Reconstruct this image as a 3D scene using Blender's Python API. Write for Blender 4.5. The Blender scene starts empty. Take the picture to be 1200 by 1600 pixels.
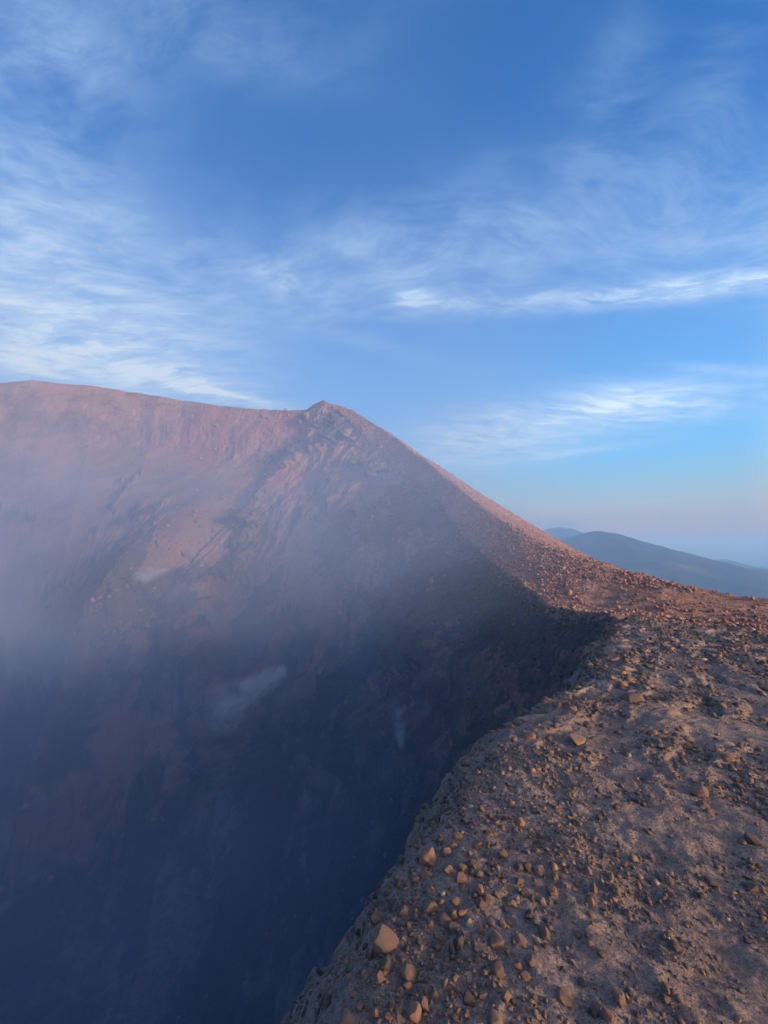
import bpy, bmesh, math, random
import numpy as np
from mathutils import Vector, Matrix

scene = bpy.context.scene
COL = scene.collection
R = math.radians

# ------------------------------------------------------------------ camera
PITCH = R(5.7)
F = 600.0                                   # focal length in photo pixels (1200 wide)
cam_data = bpy.data.cameras.new('camera')
cam = bpy.data.objects.new('camera', cam_data)
COL.objects.link(cam)
cam.location = (0, 0, 0)
cam.rotation_euler = (math.pi / 2 + PITCH, 0, 0)
cam_data.sensor_fit = 'HORIZONTAL'
cam_data.sensor_width = 36.0
cam_data.lens = 36.0 * F / 1200.0
cam_data.clip_start = 0.05
cam_data.clip_end = 120000
scene.camera = cam

# ------------------------------------------------------------------ light
SUN_AZ, SUN_EL = R(121), R(9.5)              # clockwise from straight ahead (+Y)
sun_data = bpy.data.lights.new('sun', 'SUN')
sun_data.energy = 3.7
sun_data.angle = R(9.0)
sun_data.color = (1.0, 0.74, 0.58)
sun = bpy.data.objects.new('sun', sun_data)
COL.objects.link(sun)
sdir = Vector((math.sin(SUN_AZ) * math.cos(SUN_EL), math.cos(SUN_AZ) * math.cos(SUN_EL), math.sin(SUN_EL)))
sun.rotation_euler = sdir.to_track_quat('Z', 'Y').to_euler()

scene.view_settings.view_transform = 'Standard'
scene.view_settings.look = 'None'
scene.view_settings.exposure = 0.72
scene.view_settings.gamma = 1.0
scene.view_settings.use_curve_mapping = False
scene.render.engine = 'CYCLES'
cy = scene.cycles
cy.use_denoising = True
cy.max_bounces = 6
cy.diffuse_bounces = 2
cy.glossy_bounces = 1
cy.transmission_bounces = 2
cy.volume_bounces = 3
cy.transparent_max_bounces = 8
cy.volume_step_rate = 0.6
cy.volume_max_steps = 96
cy.use_adaptive_sampling = True
cy.adaptive_threshold = 0.015
cy.sample_clamp_indirect = 4.0


def pix_dir(u, v):
    """direction (not normalised, depth 1 along the view axis) of a photo pixel"""
    x, zc = (u - 600.0) / F, (800.0 - v) / F
    c, s = math.cos(PITCH), math.sin(PITCH)
    return Vector((x, c - zc * s, s + zc * c))


# ------------------------------------------------------------------ node helper
class NT:
    def __init__(self, tree):
        self.t = tree
        self.n = tree.nodes
        self.l = tree.links

    def new(self, typ, **kw):
        nd = self.n.new(typ)
        for k, v in kw.items():
            setattr(nd, k, v)
        return nd

    def put(self, sock, val):
        if hasattr(val, 'is_output'):
            self.l.new(val, sock)
        elif val is not None:
            if isinstance(val, (tuple, list)) and len(val) == 3 and sock.type == 'RGBA':
                val = (*val, 1.0)
            sock.default_value = val

    def math(self, op, a, b=None, c=None, clamp=False):
        nd = self.new('ShaderNodeMath', operation=op, use_clamp=clamp)
        self.put(nd.inputs[0], a)
        if b is not None:
            self.put(nd.inputs[1], b)
        if c is not None:
            self.put(nd.inputs[2], c)
        return nd.outputs[0]

    def vmath(self, op, a, b=None):
        nd = self.new('ShaderNodeVectorMath', operation=op)
        self.put(nd.inputs[0], a)
        if b is not None:
            if op == 'SCALE':
                self.put(nd.inputs['Scale'], b)
            else:
                self.put(nd.inputs[1], b)
        return nd.outputs['Value'] if op in ('DOT_PRODUCT', 'LENGTH') else nd.outputs[0]

    def noise(self, vec, scale, detail=4, rough=0.55, dist=0.0, lac=2.0):
        nd = self.new('ShaderNodeTexNoise')
        if vec is not None:
            self.put(nd.inputs['Vector'], vec)
        self.put(nd.inputs['Scale'], scale)
        self.put(nd.inputs['Detail'], detail)
        self.put(nd.inputs['Roughness'], rough)
        self.put(nd.inputs['Lacunarity'], lac)
        self.put(nd.inputs['Distortion'], dist)
        return nd.outputs[0]

    def smooth(self, x, a, b, lo=0.0, hi=1.0):
        nd = self.new('ShaderNodeMapRange', interpolation_type='SMOOTHSTEP')
        self.put(nd.inputs[0], x)
        self.put(nd.inputs[1], a); self.put(nd.inputs[2], b)
        self.put(nd.inputs[3], lo); self.put(nd.inputs[4], hi)
        return nd.outputs[0]

    def mix(self, f, a, b, mode='MIX'):
        nd = self.new('ShaderNodeMix', data_type='RGBA', blend_type=mode)
        self.put(nd.inputs['Factor'], f)
        self.put(nd.inputs[6], a)
        self.put(nd.inputs[7], b)
        return nd.outputs[2]

    def ramp(self, x, stops, interp='LINEAR'):
        nd = self.new('ShaderNodeValToRGB')
        cr = nd.color_ramp
        cr.interpolation = interp
        while len(cr.elements) < len(stops):
            cr.elements.new(0.5)
        for e, (p, c) in zip(cr.elements, stops):
            e.position = p
            e.color = (*c, 1.0)
        self.put(nd.inputs[0], x)
        return nd.outputs[0]


# ------------------------------------------------------------------ sky
world = bpy.data.worlds.new('World')
scene.world = world
world.use_nodes = True
W = NT(world.node_tree)
W.n.clear()
w_out = W.new('ShaderNodeOutputWorld')
bg = W.new('ShaderNodeBackground')
W.l.new(bg.outputs[0], w_out.inputs[0])
sky = W.new('ShaderNodeTexSky', sky_type='NISHITA')
sky.sun_disc = False
sky.sun_elevation = SUN_EL
sky.sun_rotation = SUN_AZ
sky.altitude = 500
sky.air_density = 1.0
sky.dust_density = 6.0
sky.ozone_density = 3.0
SKY_STRENGTH = 0.12
bg.inputs[1].default_value = SKY_STRENGTH
d = W.new('ShaderNodeTexCoord').outputs['Generated']
sep = W.new('ShaderNodeSeparateXYZ')
W.l.new(d, sep.inputs[0])
zc = W.math('MAXIMUM', sep.outputs[2], 0.0)
# clear dawn blue by height above the horizon, laid over the physical sky with its glow round the sun
grad = W.ramp(sep.outputs[2], [(0.0, (0.38, 0.27, 0.27)), (0.05, (0.46, 0.36, 0.36)), (0.10, (0.41, 0.50, 0.57)), (0.15, (0.29, 0.55, 0.76)), (0.21, (0.20, 0.55, 0.97)),
                               (0.33, (0.15, 0.45, 0.96)), (0.44, (0.115, 0.37, 0.85)), (0.58, (0.045, 0.23, 0.67)), (0.70, (0.020, 0.155, 0.52)), (0.78, (0.010, 0.135, 0.46)),
                               (0.9, (0.012, 0.115, 0.39)), (1.0, (0.012, 0.105, 0.36))])
# towards the sun the dawn sky is paler and warmer
dawn = W.ramp(sep.outputs[2], [(0.0, (3.0, 1.9, 1.1)), (0.12, (3.2, 2.2, 1.4)), (0.3, (2.2, 1.6, 1.15)), (0.6, (0.95, 0.80, 0.75)), (1.0, (0.012, 0.105, 0.36))])
sunh = W.vmath('DOT_PRODUCT', d, (math.sin(SUN_AZ), math.cos(SUN_AZ), 0.0))
grad = W.mix(W.smooth(sunh, 0.20, 0.75), grad, dawn)
grad = W.vmath('SCALE', grad, 1.0 / SKY_STRENGTH)
base = W.vmath('ADD', W.vmath('SCALE', sky.outputs[0], 0.10), W.vmath('SCALE', grad, 0.61))


def blob(u, v, ru, rv, rot=0.0):
    """soft elliptical patch of sky round a direction; radii in photo pixels"""
    d0 = pix_dir(u, v).normalized()
    a = math.radians(rot)
    e1 = (pix_dir(u + math.cos(a), v - math.sin(a)).normalized() - d0) * ru
    e2 = (pix_dir(u - math.sin(a), v - math.cos(a)).normalized() - d0) * rv
    g11, g12, g22 = e1.dot(e1), e1.dot(e2), e2.dot(e2)
    det = g11 * g22 - g12 * g12
    t1 = (e1 * g22 - e2 * g12) / det
    t2 = (e2 * g11 - e1 * g12) / det
    A = W.math('SUBTRACT', W.vmath('DOT_PRODUCT', d, tuple(t1)), t1.dot(d0))
    B = W.math('SUBTRACT', W.vmath('DOT_PRODUCT', d, tuple(t2)), t2.dot(d0))
    q = W.math('ADD', W.math('MULTIPLY', A, A), W.math('MULTIPLY', B, B))
    q = W.math('MULTIPLY', q, -1.0)
    front = W.math('GREATER_THAN', W.vmath('DOT_PRODUCT', d, tuple(d0)), 0.0)
    return W.math('MULTIPLY', W.math('EXPONENT', q), front)


def addall(*xs):
    r = xs[0]
    for x in xs[1:]:
        r = W.math('ADD', r, x)
    return r


def scaled(x, k):
    return W.math('MULTIPLY', x, k)


# cirrus: stretched noise over a high flat layer
inv = W.math('DIVIDE', 1.0, W.math('ADD', zc, 0.10))
plane = W.vmath('SCALE', d, inv)
def mapping(vec, rot, scale):
    m = W.new('ShaderNodeMapping')
    W.put(m.inputs[0], vec)
    m.inputs['Rotation'].default_value = (0, 0, R(rot))
    m.inputs['Scale'].default_value = scale
    return m.outputs[0]
warp = W.new('ShaderNodeTexNoise'); W.put(warp.inputs['Vector'], plane)
warp.inputs['Scale'].default_value = 0.9; warp.inputs['Detail'].default_value = 3
wv = W.vmath('SCALE', W.vmath('SUBTRACT', warp.outputs[1], (0.5, 0.5, 0.5)), 0.55)
pw = W.vmath('ADD', plane, wv)
fib1 = W.noise(mapping(pw, 8, (0.8, 2.4, 1.0)), 2.2, 10, 0.66, 0.35)
fib2 = W.noise(mapping(pw, -42, (0.8, 2.2, 1.0)), 1.8, 10, 0.66, 0.4)
soft = W.noise(pw, 1.1, 5, 0.55)
fine = W.noise(mapping(pw, 3, (0.9, 2.4, 1.0)), 6.5, 8, 0.70, 0.3)
w1 = W.smooth(fib1, 0.34, 0.74)
w2 = W.smooth(fib2, 0.32, 0.76)
ws = W.smooth(soft, 0.3, 0.75)
wf = W.smooth(fine, 0.36, 0.70)
veil_mask = addall(scaled(blob(20, 210, 210, 300, 0), 0.48), scaled(blob(1050, 330, 330, 120, 5), 0.42), scaled(blob(330, 40, 220, 80, -20), 0.36),
                   scaled(blob(150, 470, 280, 130, -20), 0.80), scaled(blob(590, 405, 220, 75, 0), 0.48), scaled(blob(760, 330, 200, 60, 8), 0.16), scaled(blob(960, 130, 70, 150, -18), 0.30), scaled(blob(1120, 120, 60, 140, -25), 0.26), scaled(blob(110, 90, 170, 50, -25), 0.34), scaled(blob(600, 30, 120, 50, 40), 0.10))
veil = W.math('MULTIPLY', veil_mask, addall(scaled(w2, 0.80), scaled(ws, 0.35), scaled(wf, 0.50)))
streak_mask = addall(scaled(blob(640, 466, 34, 18, -10), 1.1), scaled(blob(810, 470, 220, 19, 4), 0.62),
                     scaled(blob(1130, 442, 240, 17, 8), 0.72), scaled(blob(450, 440, 80, 30, -25), 0.42),
                     scaled(blob(560, 530, 120, 14, -14), 0.22),
                     scaled(blob(340, 612, 170, 9, -14), 0.65), scaled(blob(40, 570, 140, 11, -22), 0.45),
                     scaled(blob(250, 590, 170, 26, -14), 0.5), scaled(blob(1150, 580, 120, 9, -6), 0.22))
streak = W.math('MULTIPLY', streak_mask, addall(scaled(wf, 0.75), scaled(w1, 0.35), 0.18))
low_mask = addall(scaled(blob(1000, 630, 140, 28, 4), 1.0), scaled(blob(770, 680, 150, 40, 10), 0.85),
                  scaled(blob(850, 713, 110, 7, 8), 0.42), scaled(blob(120, 550, 240, 60, -12), 0.50),
                  scaled(blob(1010, 785, 40, 5, 0), 0.18))
low = W.math('MULTIPLY', low_mask, addall(scaled(w1, 0.65), scaled(wf, 0.5), 0.12))
cloud = W.math('MINIMUM', addall(veil, streak, low), 0.9)
cloud = W.math('MAXIMUM', cloud, 0.0)
ccol = W.mix(W.smooth(sep.outputs[2], 0.3, 0.75), tuple(x / SKY_STRENGTH for x in (0.52, 0.61, 0.68)),
             tuple(x / SKY_STRENGTH for x in (0.27, 0.41, 0.60)))
base = W.mix(cloud, base, ccol)
puff_n = W.noise(d, 26.0, 5, 0.55)
puff = W.math('MULTIPLY', W.math('ADD', blob(793, 812, 32, 14, 5), scaled(blob(868, 822, 50, 11, 0), 0.8)),
              W.smooth(puff_n, 0.25, 0.50), clamp=True)
base = W.mix(scaled(puff, 0.85), base, tuple(x / SKY_STRENGTH for x in (0.14, 0.17, 0.26)))
W.put(bg.inputs[0], base)


# ------------------------------------------------------------------ noise (numpy)
_rng = np.random.RandomState(7)
_perm = _rng.permutation(256)
_perm = np.concatenate([_perm, _perm, _perm])
_grad = _rng.normal(size=(256, 3))
_grad /= np.linalg.norm(_grad, axis=1)[:, None]


def perlin(x, y, z=0.0):
    x, y, z = np.broadcast_arrays(np.asarray(x, float), np.asarray(y, float), np.asarray(z, float))
    xi, yi, zi = np.floor(x).astype(int), np.floor(y).astype(int), np.floor(z).astype(int)
    xf, yf, zf = x - xi, y - yi, z - zi
    u, v, w = (t * t * t * (t * (t * 6 - 15) + 10) for t in (xf, yf, zf))
    xi, yi, zi = xi & 255, yi & 255, zi & 255
    out = 0
    for dx in (0, 1):
        wx = u if dx else 1 - u
        for dy in (0, 1):
            wy = v if dy else 1 - v
            for dz in (0, 1):
                wz = w if dz else 1 - w
                h = _perm[_perm[_perm[(xi + dx) & 255] + ((yi + dy) & 255)] + ((zi + dz) & 255)]
                g = _grad[h]
                out = out + wx * wy * wz * (g[..., 0] * (xf - dx) + g[..., 1] * (yf - dy) + g[..., 2] * (zf - dz))
    return out * 1.5


def fbm(x, y, z=0.0, octaves=5, gain=0.5, lac=2.03):
    a, s, f = 1.0, 0.0, 1.0
    for i in range(octaves):
        s = s + a * perlin(np.asarray(x) * f + 17.3 * i, np.asarray(y) * f + 5.1 * i, np.asarray(z) * f + 9.7 * i)
        a *= gain
        f *= lac
    return s


def ridged(x, y, z=0.0, octaves=5, gain=0.5, lac=2.03):
    a, s, f = 1.0, 0.0, 1.0
    for i in range(octaves):
        s = s + a * (1 - 2 * np.abs(perlin(np.asarray(x) * f + 11.3 * i, np.asarray(y) * f + 3.1 * i, np.asarray(z) * f + 7.7 * i)))
        a *= gain
        f *= lac
    return s


def sstep(x, a, b):
    t = np.clip((np.asarray(x, float) - a) / (b - a), 0, 1)
    return t * t * (3 - 2 * t)


def grid_mesh(name, P, mat, closed_u=False, attrs=None, smooth=True):
    nu, nv = P.shape[:2]
    me = bpy.data.meshes.new(name)
    iu = np.arange(nu if closed_u else nu - 1)
    jv = np.arange(nv - 1)
    I, J = np.meshgrid(iu, jv, indexing='ij')
    I2 = (I + 1) % nu
    quads = np.stack([I * nv + J, I2 * nv + J, I2 * nv + J + 1, I * nv + J + 1], -1).reshape(-1, 4)
    make_mesh(me, P.reshape(-1, 3), quads)
    for k, a in (attrs or {}).items():
        at = me.attributes.new(k, 'FLOAT', 'POINT')
        at.data.foreach_set('value', np.ascontiguousarray(a, dtype=np.float32).ravel())
    if smooth:
        me.polygons.foreach_set('use_smooth', np.ones(len(quads), dtype=bool))
    me.materials.append(mat)
    ob = bpy.data.objects.new(name, me)
    COL.objects.link(ob)
    return ob


def make_mesh(me, verts, faces):
    nf, k = faces.shape
    me.vertices.add(len(verts))
    me.vertices.foreach_set('co', np.ascontiguousarray(verts, dtype=np.float32).ravel())
    me.loops.add(nf * k)
    me.loops.foreach_set('vertex_index', np.ascontiguousarray(faces, dtype=np.int32).ravel())
    me.polygons.add(nf)
    me.polygons.foreach_set('loop_start', np.arange(nf, dtype=np.int32) * k)
    me.update(calc_edges=True)


# ------------------------------------------------------------------ materials
def new_mat(name):
    m = bpy.data.materials.new(name)
    m.use_nodes = True
    t = NT(m.node_tree)
    t.n.clear()
    out = t.new('ShaderNodeOutputMaterial')
    return m, t, out


def principled(t, out, color, rough=0.95, bump=None, strength=0.5, dist=0.02, spec=0.15):
    b = t.new('ShaderNodeBsdfPrincipled')
    t.put(b.inputs['Base Color'], color)
    t.put(b.inputs['Roughness'], rough)
    t.put(b.inputs['Specular IOR Level'], spec)
    if bump is not None:
        bn = t.new('ShaderNodeBump')
        t.put(bn.inputs['Strength'], strength)
        t.put(bn.inputs['Distance'], dist)
        t.put(bn.inputs['Height'], bump)
        t.l.new(bn.outputs[0], b.inputs['Normal'])
    t.l.new(b.outputs[0], out.inputs[0])
    return b


def attr(t, name):
    nd = t.new('ShaderNodeAttribute', attribute_name=name)
    return nd.outputs['Fac']


# ash ground of the rim, reddish where the scoria begins
def mat_ground():
    m, t, out = new_mat('rim_ash')
    p = t.new('ShaderNodeNewGeometry').outputs['Position']
    n1 = t.noise(p, 0.9, 6, 0.6, 0.4)
    n2 = t.noise(p, 6.0, 6, 0.65, 0.3)
    n3 = t.noise(p, 55.0, 5, 0.7)
    n4 = t.noise(p, 210.0, 4, 0.75)
    c = t.mix(t.smooth(n1, 0.38, 0.62), (0.268, 0.200, 0.168), (0.345, 0.256, 0.206))
    c = t.mix(scaled_t(t, t.smooth(n2, 0.48, 0.70), 0.7), c, (0.41, 0.30, 0.225))
    c = t.mix(scaled_t(t, t.smooth(n2, 0.50, 0.30), 0.65), c, (0.185, 0.140, 0.120))
    c = t.mix(scaled_t(t, attr(t, 'dust'), 0.8), c, (0.29, 0.228, 0.205))
    c = t.mix(scaled_t(t, attr(t, 'red'), 0.9), c, t.mix(n2, (0.20, 0.085, 0.055), (0.38, 0.19, 0.13)))
    c = t.mix(0.9, c, t.ramp(n3, [(0.25, (0.45, 0.45, 0.46)), (0.5, (0.95, 0.95, 0.95)), (0.75, (1.5, 1.45, 1.4))]), 'MULTIPLY')
    c = t.mix(0.85, c, t.ramp(n4, [(0.34, (0.52, 0.52, 0.52)), (0.5, (0.97, 0.97, 0.97)), (0.68, (1.6, 1.56, 1.48))]), 'MULTIPLY')
    vor = t.new('ShaderNodeTexVoronoi', feature='F1')
    t.put(vor.inputs['Vector'], p); vor.inputs['Scale'].default_value = 38.0
    peb = t.smooth(vor.outputs['Distance'], 0.5, 0.1)
    hgt = t.math('ADD', scaled_t(t, n3, 1.0), scaled_t(t, n4, 0.4))
    hgt = t.math('ADD', hgt, scaled_t(t, peb, 0.5))
    principled(t, out, c, 0.97, hgt, 0.85, 0.016, 0.08)
    return m


def scaled_t(t, x, k):
    return t.math('MULTIPLY', x, k)


def mat_crater():
    m, t, out = new_mat('crater_rock')
    p = t.new('ShaderNodeNewGeometry').outputs['Position']
    sepn = t.new('ShaderNodeSeparateXYZ'); t.put(sepn.inputs[0], p)
    pv = t.vmath('MULTIPLY', p, (0.8, 0.8, 1.0))
    pr = t.vmath('MULTIPLY', p, (1.0, 1.0, 0.30))
    n5 = t.noise(pr, 0.045, 9, 0.62, 1.0)
    n6 = t.noise(pr, 0.16, 7, 0.65, 0.6)
    n1 = t.noise(p, 0.022, 7, 0.6, 0.8)
    n2 = t.noise(pv, 0.09, 7, 0.65, 0.5)
    n3 = t.noise(p, 0.6, 6, 0.7)
    n4 = t.noise(p, 3.0, 5, 0.7)
    c = t.mix(t.smooth(n1, 0.36, 0.62), (0.22, 0.150, 0.125), (0.36, 0.225, 0.175))
    c = t.mix(scaled_t(t, t.smooth(n2, 0.52, 0.70), 0.8), c, (0.45, 0.30, 0.24))
    c = t.mix(scaled_t(t, t.smooth(n2, 0.48, 0.30), 0.8), c, (0.13, 0.10, 0.095))
    c = t.mix(scaled_t(t, attr(t, 'orange'), 0.8), c, t.mix(n2, (0.26, 0.10, 0.055), (0.42, 0.20, 0.12)))
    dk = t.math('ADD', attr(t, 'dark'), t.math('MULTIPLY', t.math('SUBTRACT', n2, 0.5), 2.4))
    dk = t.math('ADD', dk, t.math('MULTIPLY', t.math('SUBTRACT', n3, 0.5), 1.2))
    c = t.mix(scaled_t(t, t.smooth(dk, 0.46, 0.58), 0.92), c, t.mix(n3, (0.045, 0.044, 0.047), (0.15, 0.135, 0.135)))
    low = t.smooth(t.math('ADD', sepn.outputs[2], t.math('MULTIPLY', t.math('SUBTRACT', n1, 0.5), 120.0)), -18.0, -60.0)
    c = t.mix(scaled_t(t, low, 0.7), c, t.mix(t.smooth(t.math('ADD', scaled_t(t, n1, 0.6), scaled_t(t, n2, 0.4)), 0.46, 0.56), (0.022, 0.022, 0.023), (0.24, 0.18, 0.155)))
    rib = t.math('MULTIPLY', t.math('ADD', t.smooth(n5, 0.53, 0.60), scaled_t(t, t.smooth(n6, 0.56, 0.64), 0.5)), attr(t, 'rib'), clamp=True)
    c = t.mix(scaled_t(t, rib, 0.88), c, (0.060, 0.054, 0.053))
    red = t.mix(t.smooth(n3, 0.35, 0.65), (0.29, 0.160, 0.122), (0.42, 0.255, 0.195))
    red = t.mix(scaled_t(t, t.smooth(n4, 0.55, 0.75), 0.5), red, (0.42, 0.25, 0.20))
    c = t.mix(t.smooth(t.math('ADD', attr(t, 'red'), scaled_t(t, t.math('SUBTRACT', n3, 0.5), 0.5)), 0.4, 0.6), c, red)
    c = t.mix(0.7, c, t.ramp(n4, [(0.3, (0.62, 0.62, 0.62)), (0.7, (1.3, 1.3, 1.3))]), 'MULTIPLY')
    h = t.math('ADD', scaled_t(t, n3, 1.0), scaled_t(t, n4, 0.35))
    principled(t, out, c, 0.97, h, 0.9, 0.9, 0.05)
    return m


def mat_stone(name, use_obj):
    """use_obj: colour from a value stored on each object, else from a point attribute"""
    m, t, out = new_mat(name)
    if use_obj:
        nd = t.new('ShaderNodeAttribute', attribute_type='OBJECT', attribute_name='tint')
        tint = nd.outputs['Fac']
    else:
        tint = attr(t, 'tint')
    tc = t.new('ShaderNodeTexCoord').outputs['Object']
    p = t.new('ShaderNodeNewGeometry').outputs['Position'] if not use_obj else tc
    p = t.vmath('ADD', p, t.vmath('SCALE', (37.0, 11.0, 23.0), tint))
    n1 = t.noise(p, 9.0, 5, 0.6, 0.4)
    n2 = t.noise(p, 60.0, 5, 0.7)
    n3 = t.noise(p, 240.0, 3, 0.7)
    c = t.ramp(tint, [(0.0, (0.085, 0.074, 0.068)), (0.18, (0.135, 0.106, 0.090)), (0.38, (0.195, 0.138, 0.104)),
                      (0.60, (0.255, 0.172, 0.126)), (0.80, (0.315, 0.202, 0.145)), (0.93, (0.30, 0.155, 0.112)),
                      (1.0, (0.48, 0.385, 0.28))])
    c = t.mix(0.8, c, t.ramp(n1, [(0.3, (0.68, 0.70, 0.74)), (0.7, (1.25, 1.2, 1.12))]), 'MULTIPLY')
    c = t.mix(0.8, c, t.ramp(n2, [(0.28, (0.6, 0.6, 0.6)), (0.5, (1, 1, 1)), (0.78, (1.4, 1.38, 1.32))]), 'MULTIPLY')
    geo = t.new('ShaderNodeNewGeometry')
    nz = t.new('ShaderNodeSeparateXYZ'); t.put(nz.inputs[0], geo.outputs['Normal'])
    ash = t.math('MULTIPLY', t.smooth(nz.outputs[2], 0.45, 0.95), t.smooth(n1, 0.45, 0.65))
    c = t.mix(scaled_t(t, ash, 0.45), c, (0.19, 0.165, 0.155))
    h = t.math('ADD', n2, scaled_t(t, n3, 0.4))
    principled(t, out, c, 0.95, h, 0.7, 0.008, 0.1)
    return m


def mat_scoria_stone():
    m, t, out = new_mat('scoria_stone')
    tint = attr(t, 'tint')
    p = t.new('ShaderNodeNewGeometry').outputs['Position']
    n = t.noise(p, 4.0, 5, 0.7)
    c = t.ramp(tint, [(0.0, (0.13, 0.075, 0.058)), (0.35, (0.28, 0.152, 0.115)), (0.7, (0.41, 0.240, 0.182)), (1.0, (0.55, 0.38, 0.30))])
    c = t.mix(0.7, c, t.ramp(n, [(0.3, (0.65, 0.65, 0.65)), (0.7, (1.25, 1.25, 1.25))]), 'MULTIPLY')
    principled(t, out, c, 0.95, n, 0.6, 0.1, 0.08)
    return m


M_GROUND, M_CRATER = mat_ground(), mat_crater()
M_STONE, M_GRAVEL, M_SCORIA = mat_stone('loose_stone', True), mat_stone('gravel_stone', False), mat_scoria_stone()

# ------------------------------------------------------------------ foreground rim ground
T = np.array([0.55, 0.835]); T /= np.linalg.norm(T)     # along the rim
N = np.array([T[1], -T[0]])                             # away from the crater
SLOPE = 0.06


def plane_point(u, v):
    dd = pix_dir(u, v)
    t = 1.6 / (-dd.z - SLOPE * dd.y)
    return np.array([dd.x * t, dd.y * t])


RIM_PX = [(440, 1610), (500, 1490), (560, 1420), (612, 1335), (662, 1285), (690, 1230), (712, 1195), (735, 1155), (765, 1128),
          (830, 1096), (892, 1080), (912, 1052), (940, 1003), (962, 975), (986, 951)]
rim_sw = []
for (u, v) in RIM_PX:
    q = plane_point(u, v)
    rim_sw.append((q @ T, q @ N))
s_k = np.array([-12.0, -5.0, -1.5] + [a for a, b in rim_sw] + [rim_sw[-1][0] + 4, rim_sw[-1][0] + 10, rim_sw[-1][0] + 18])
e_k = np.array([-1.6, -1.5, -1.15] + [b for a, b in rim_sw] + [rim_sw[-1][1] + 0.2, rim_sw[-1][1] - 0.6, rim_sw[-1][1] - 3.0])
CORNER = plane_point(*RIM_PX[-1])


def edge(s):
    e = np.interp(s, s_k, e_k)
    dmp = 0.5 + np.clip(np.abs(s) * 0.08, 0, 1.5)
    return e + dmp * (0.10 * fbm(np.asarray(s) * 0.9, 3.3, 0, 3) + 0.08 * fbm(np.asarray(s) * 3.7, 8.3, 0, 5, 0.6))


def ground_parts(x, y, detail=6):
    x, y = np.asarray(x, float), np.asarray(y, float)
    s, wr = x * T[0] + y * T[1], x * N[0] + y * N[1]
    w = wr - edge(s)
    z = -1.6 - SLOPE * y
    dist = np.hypot(x, y)
    # broad swells, hummocks and the finer crust
    z = z + 0.035 * fbm(x * 0.35, y * 0.35, 1.0, 3)
    z = z + 0.022 * fbm(x * 1.1, y * 1.1, 2.0, 3)
    if detail > 2:
        hum = ridged(x * 2.6 + 0.5 * y, y * 2.6 - 1.4 * x, 3.0, 3)
        z = z + 0.006 * hum
        z = z + 0.016 * fbm(x * 6, y * 6, 4.0, 3) + 0.009 * fbm(x * 22, y * 22, 5.0, 3)
        # little ledges that run along the rim further off
        led = fbm(s * 0.8, w * 2.6, 6.0, 4)
        z = z + 0.05 * sstep(dist, 2.2, 6.0) * sstep(led, 0.02, 0.14) * np.clip(0.6 + led, 0, 1)
        z = z + 0.007 * np.clip(dist - 3, 0, 8) * fbm(x * 1.9, y * 1.9, 9.0, 4) * 0.5
    # rounded shoulder, then the drop into the crater
    rough = (0.17 * fbm(s * 1.9, w * 1.9, 7.0, 5, 0.45) + 0.045 * ridged(s * 3.5, w * 3.5, 3.0, 3)) * sstep(w, 0.7, -0.1)
    sh = 0.13 + 0.05 * fbm(s * 1.1, 0.0, 2.0, 2)
    ww = w + rough
    drop = 1.9 * sh * np.logaddexp(0, -(ww - 0.02) / sh)
    z = z - drop
    # beyond the far end the ground runs down under the red scoria
    far = (x - 9.0) * 0.93 + (y - 12.0) * 0.36
    z = z - 0.16 * np.logaddexp(0, (far - 2.6) / 0.9) * 0.9
    return z, s, w, far


def ground_z(x, y):
    return ground_parts(x, y)[0]


def graded(lo, hi, step):
    out, v = [lo], lo
    while v < hi:
        v += step(v)
        out.append(v)
    return np.array(out)


s_rows = graded(-6.0, 30.0, lambda s: 0.0085 * max(1.35, abs(s)) if s > 0.2 else 0.06 if s < -0.4 else 0.02)
w_pos = graded(0.0, 26.0, lambda w: 0.0125 if w < 0.9 else 0.011 * (w + 0.25))
w_neg = -graded(0.0, 9.0, lambda w: 0.014 if w < 0.45 else 0.05 * (w + 0.1))[1:][::-1]
w_rows = np.concatenate([w_neg, w_pos])
S, Wd = np.meshgrid(s_rows, w_rows, indexing='ij')
ee = edge(s_rows)[:, None]
X = S * T[0] + (Wd + ee) * N[0]
Y = S * T[1] + (Wd + ee) * N[1]
Zg, _, _, FAR = ground_parts(X, Y)
# overhung, pitted crust on the crater side
pit = 0.05 * fbm(S * 7, Wd * 7, Zg * 7, 4) * sstep(Wd, 0.35, -0.15)
X = X - N[0] * pit
Y = Y - N[1] * pit
dust = sstep(fbm(X * 1.4, Y * 1.4, 8.0, 4), 0.05, 0.45) * sstep(Wd, 1.6, 0.2)
dust = np.clip(dust + sstep(fbm(X * 0.9, Y * 1.5, 3.0, 4), 0.25, 0.6) * 0.4, 0, 1)
redm = sstep(FAR + 1.2 * fbm(X * 0.8, Y * 0.8, 1.5, 3), 0.6, 2.2) * sstep(Wd, 0.0, 0.5)
ground = grid_mesh('ground', np.stack([X, Y, Zg], -1), M_GROUND, attrs={'dust': dust, 'red': redm})
ground['kind'] = 'structure'

# ------------------------------------------------------------------ the crater: floor, walls, rim and outer slope
CX, CY = -105.0, 115.0


def at(u, v, y):
    dd = pix_dir(u, v)
    k = y / dd.y
    return (dd.x * k, y, dd.z * k)


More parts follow.
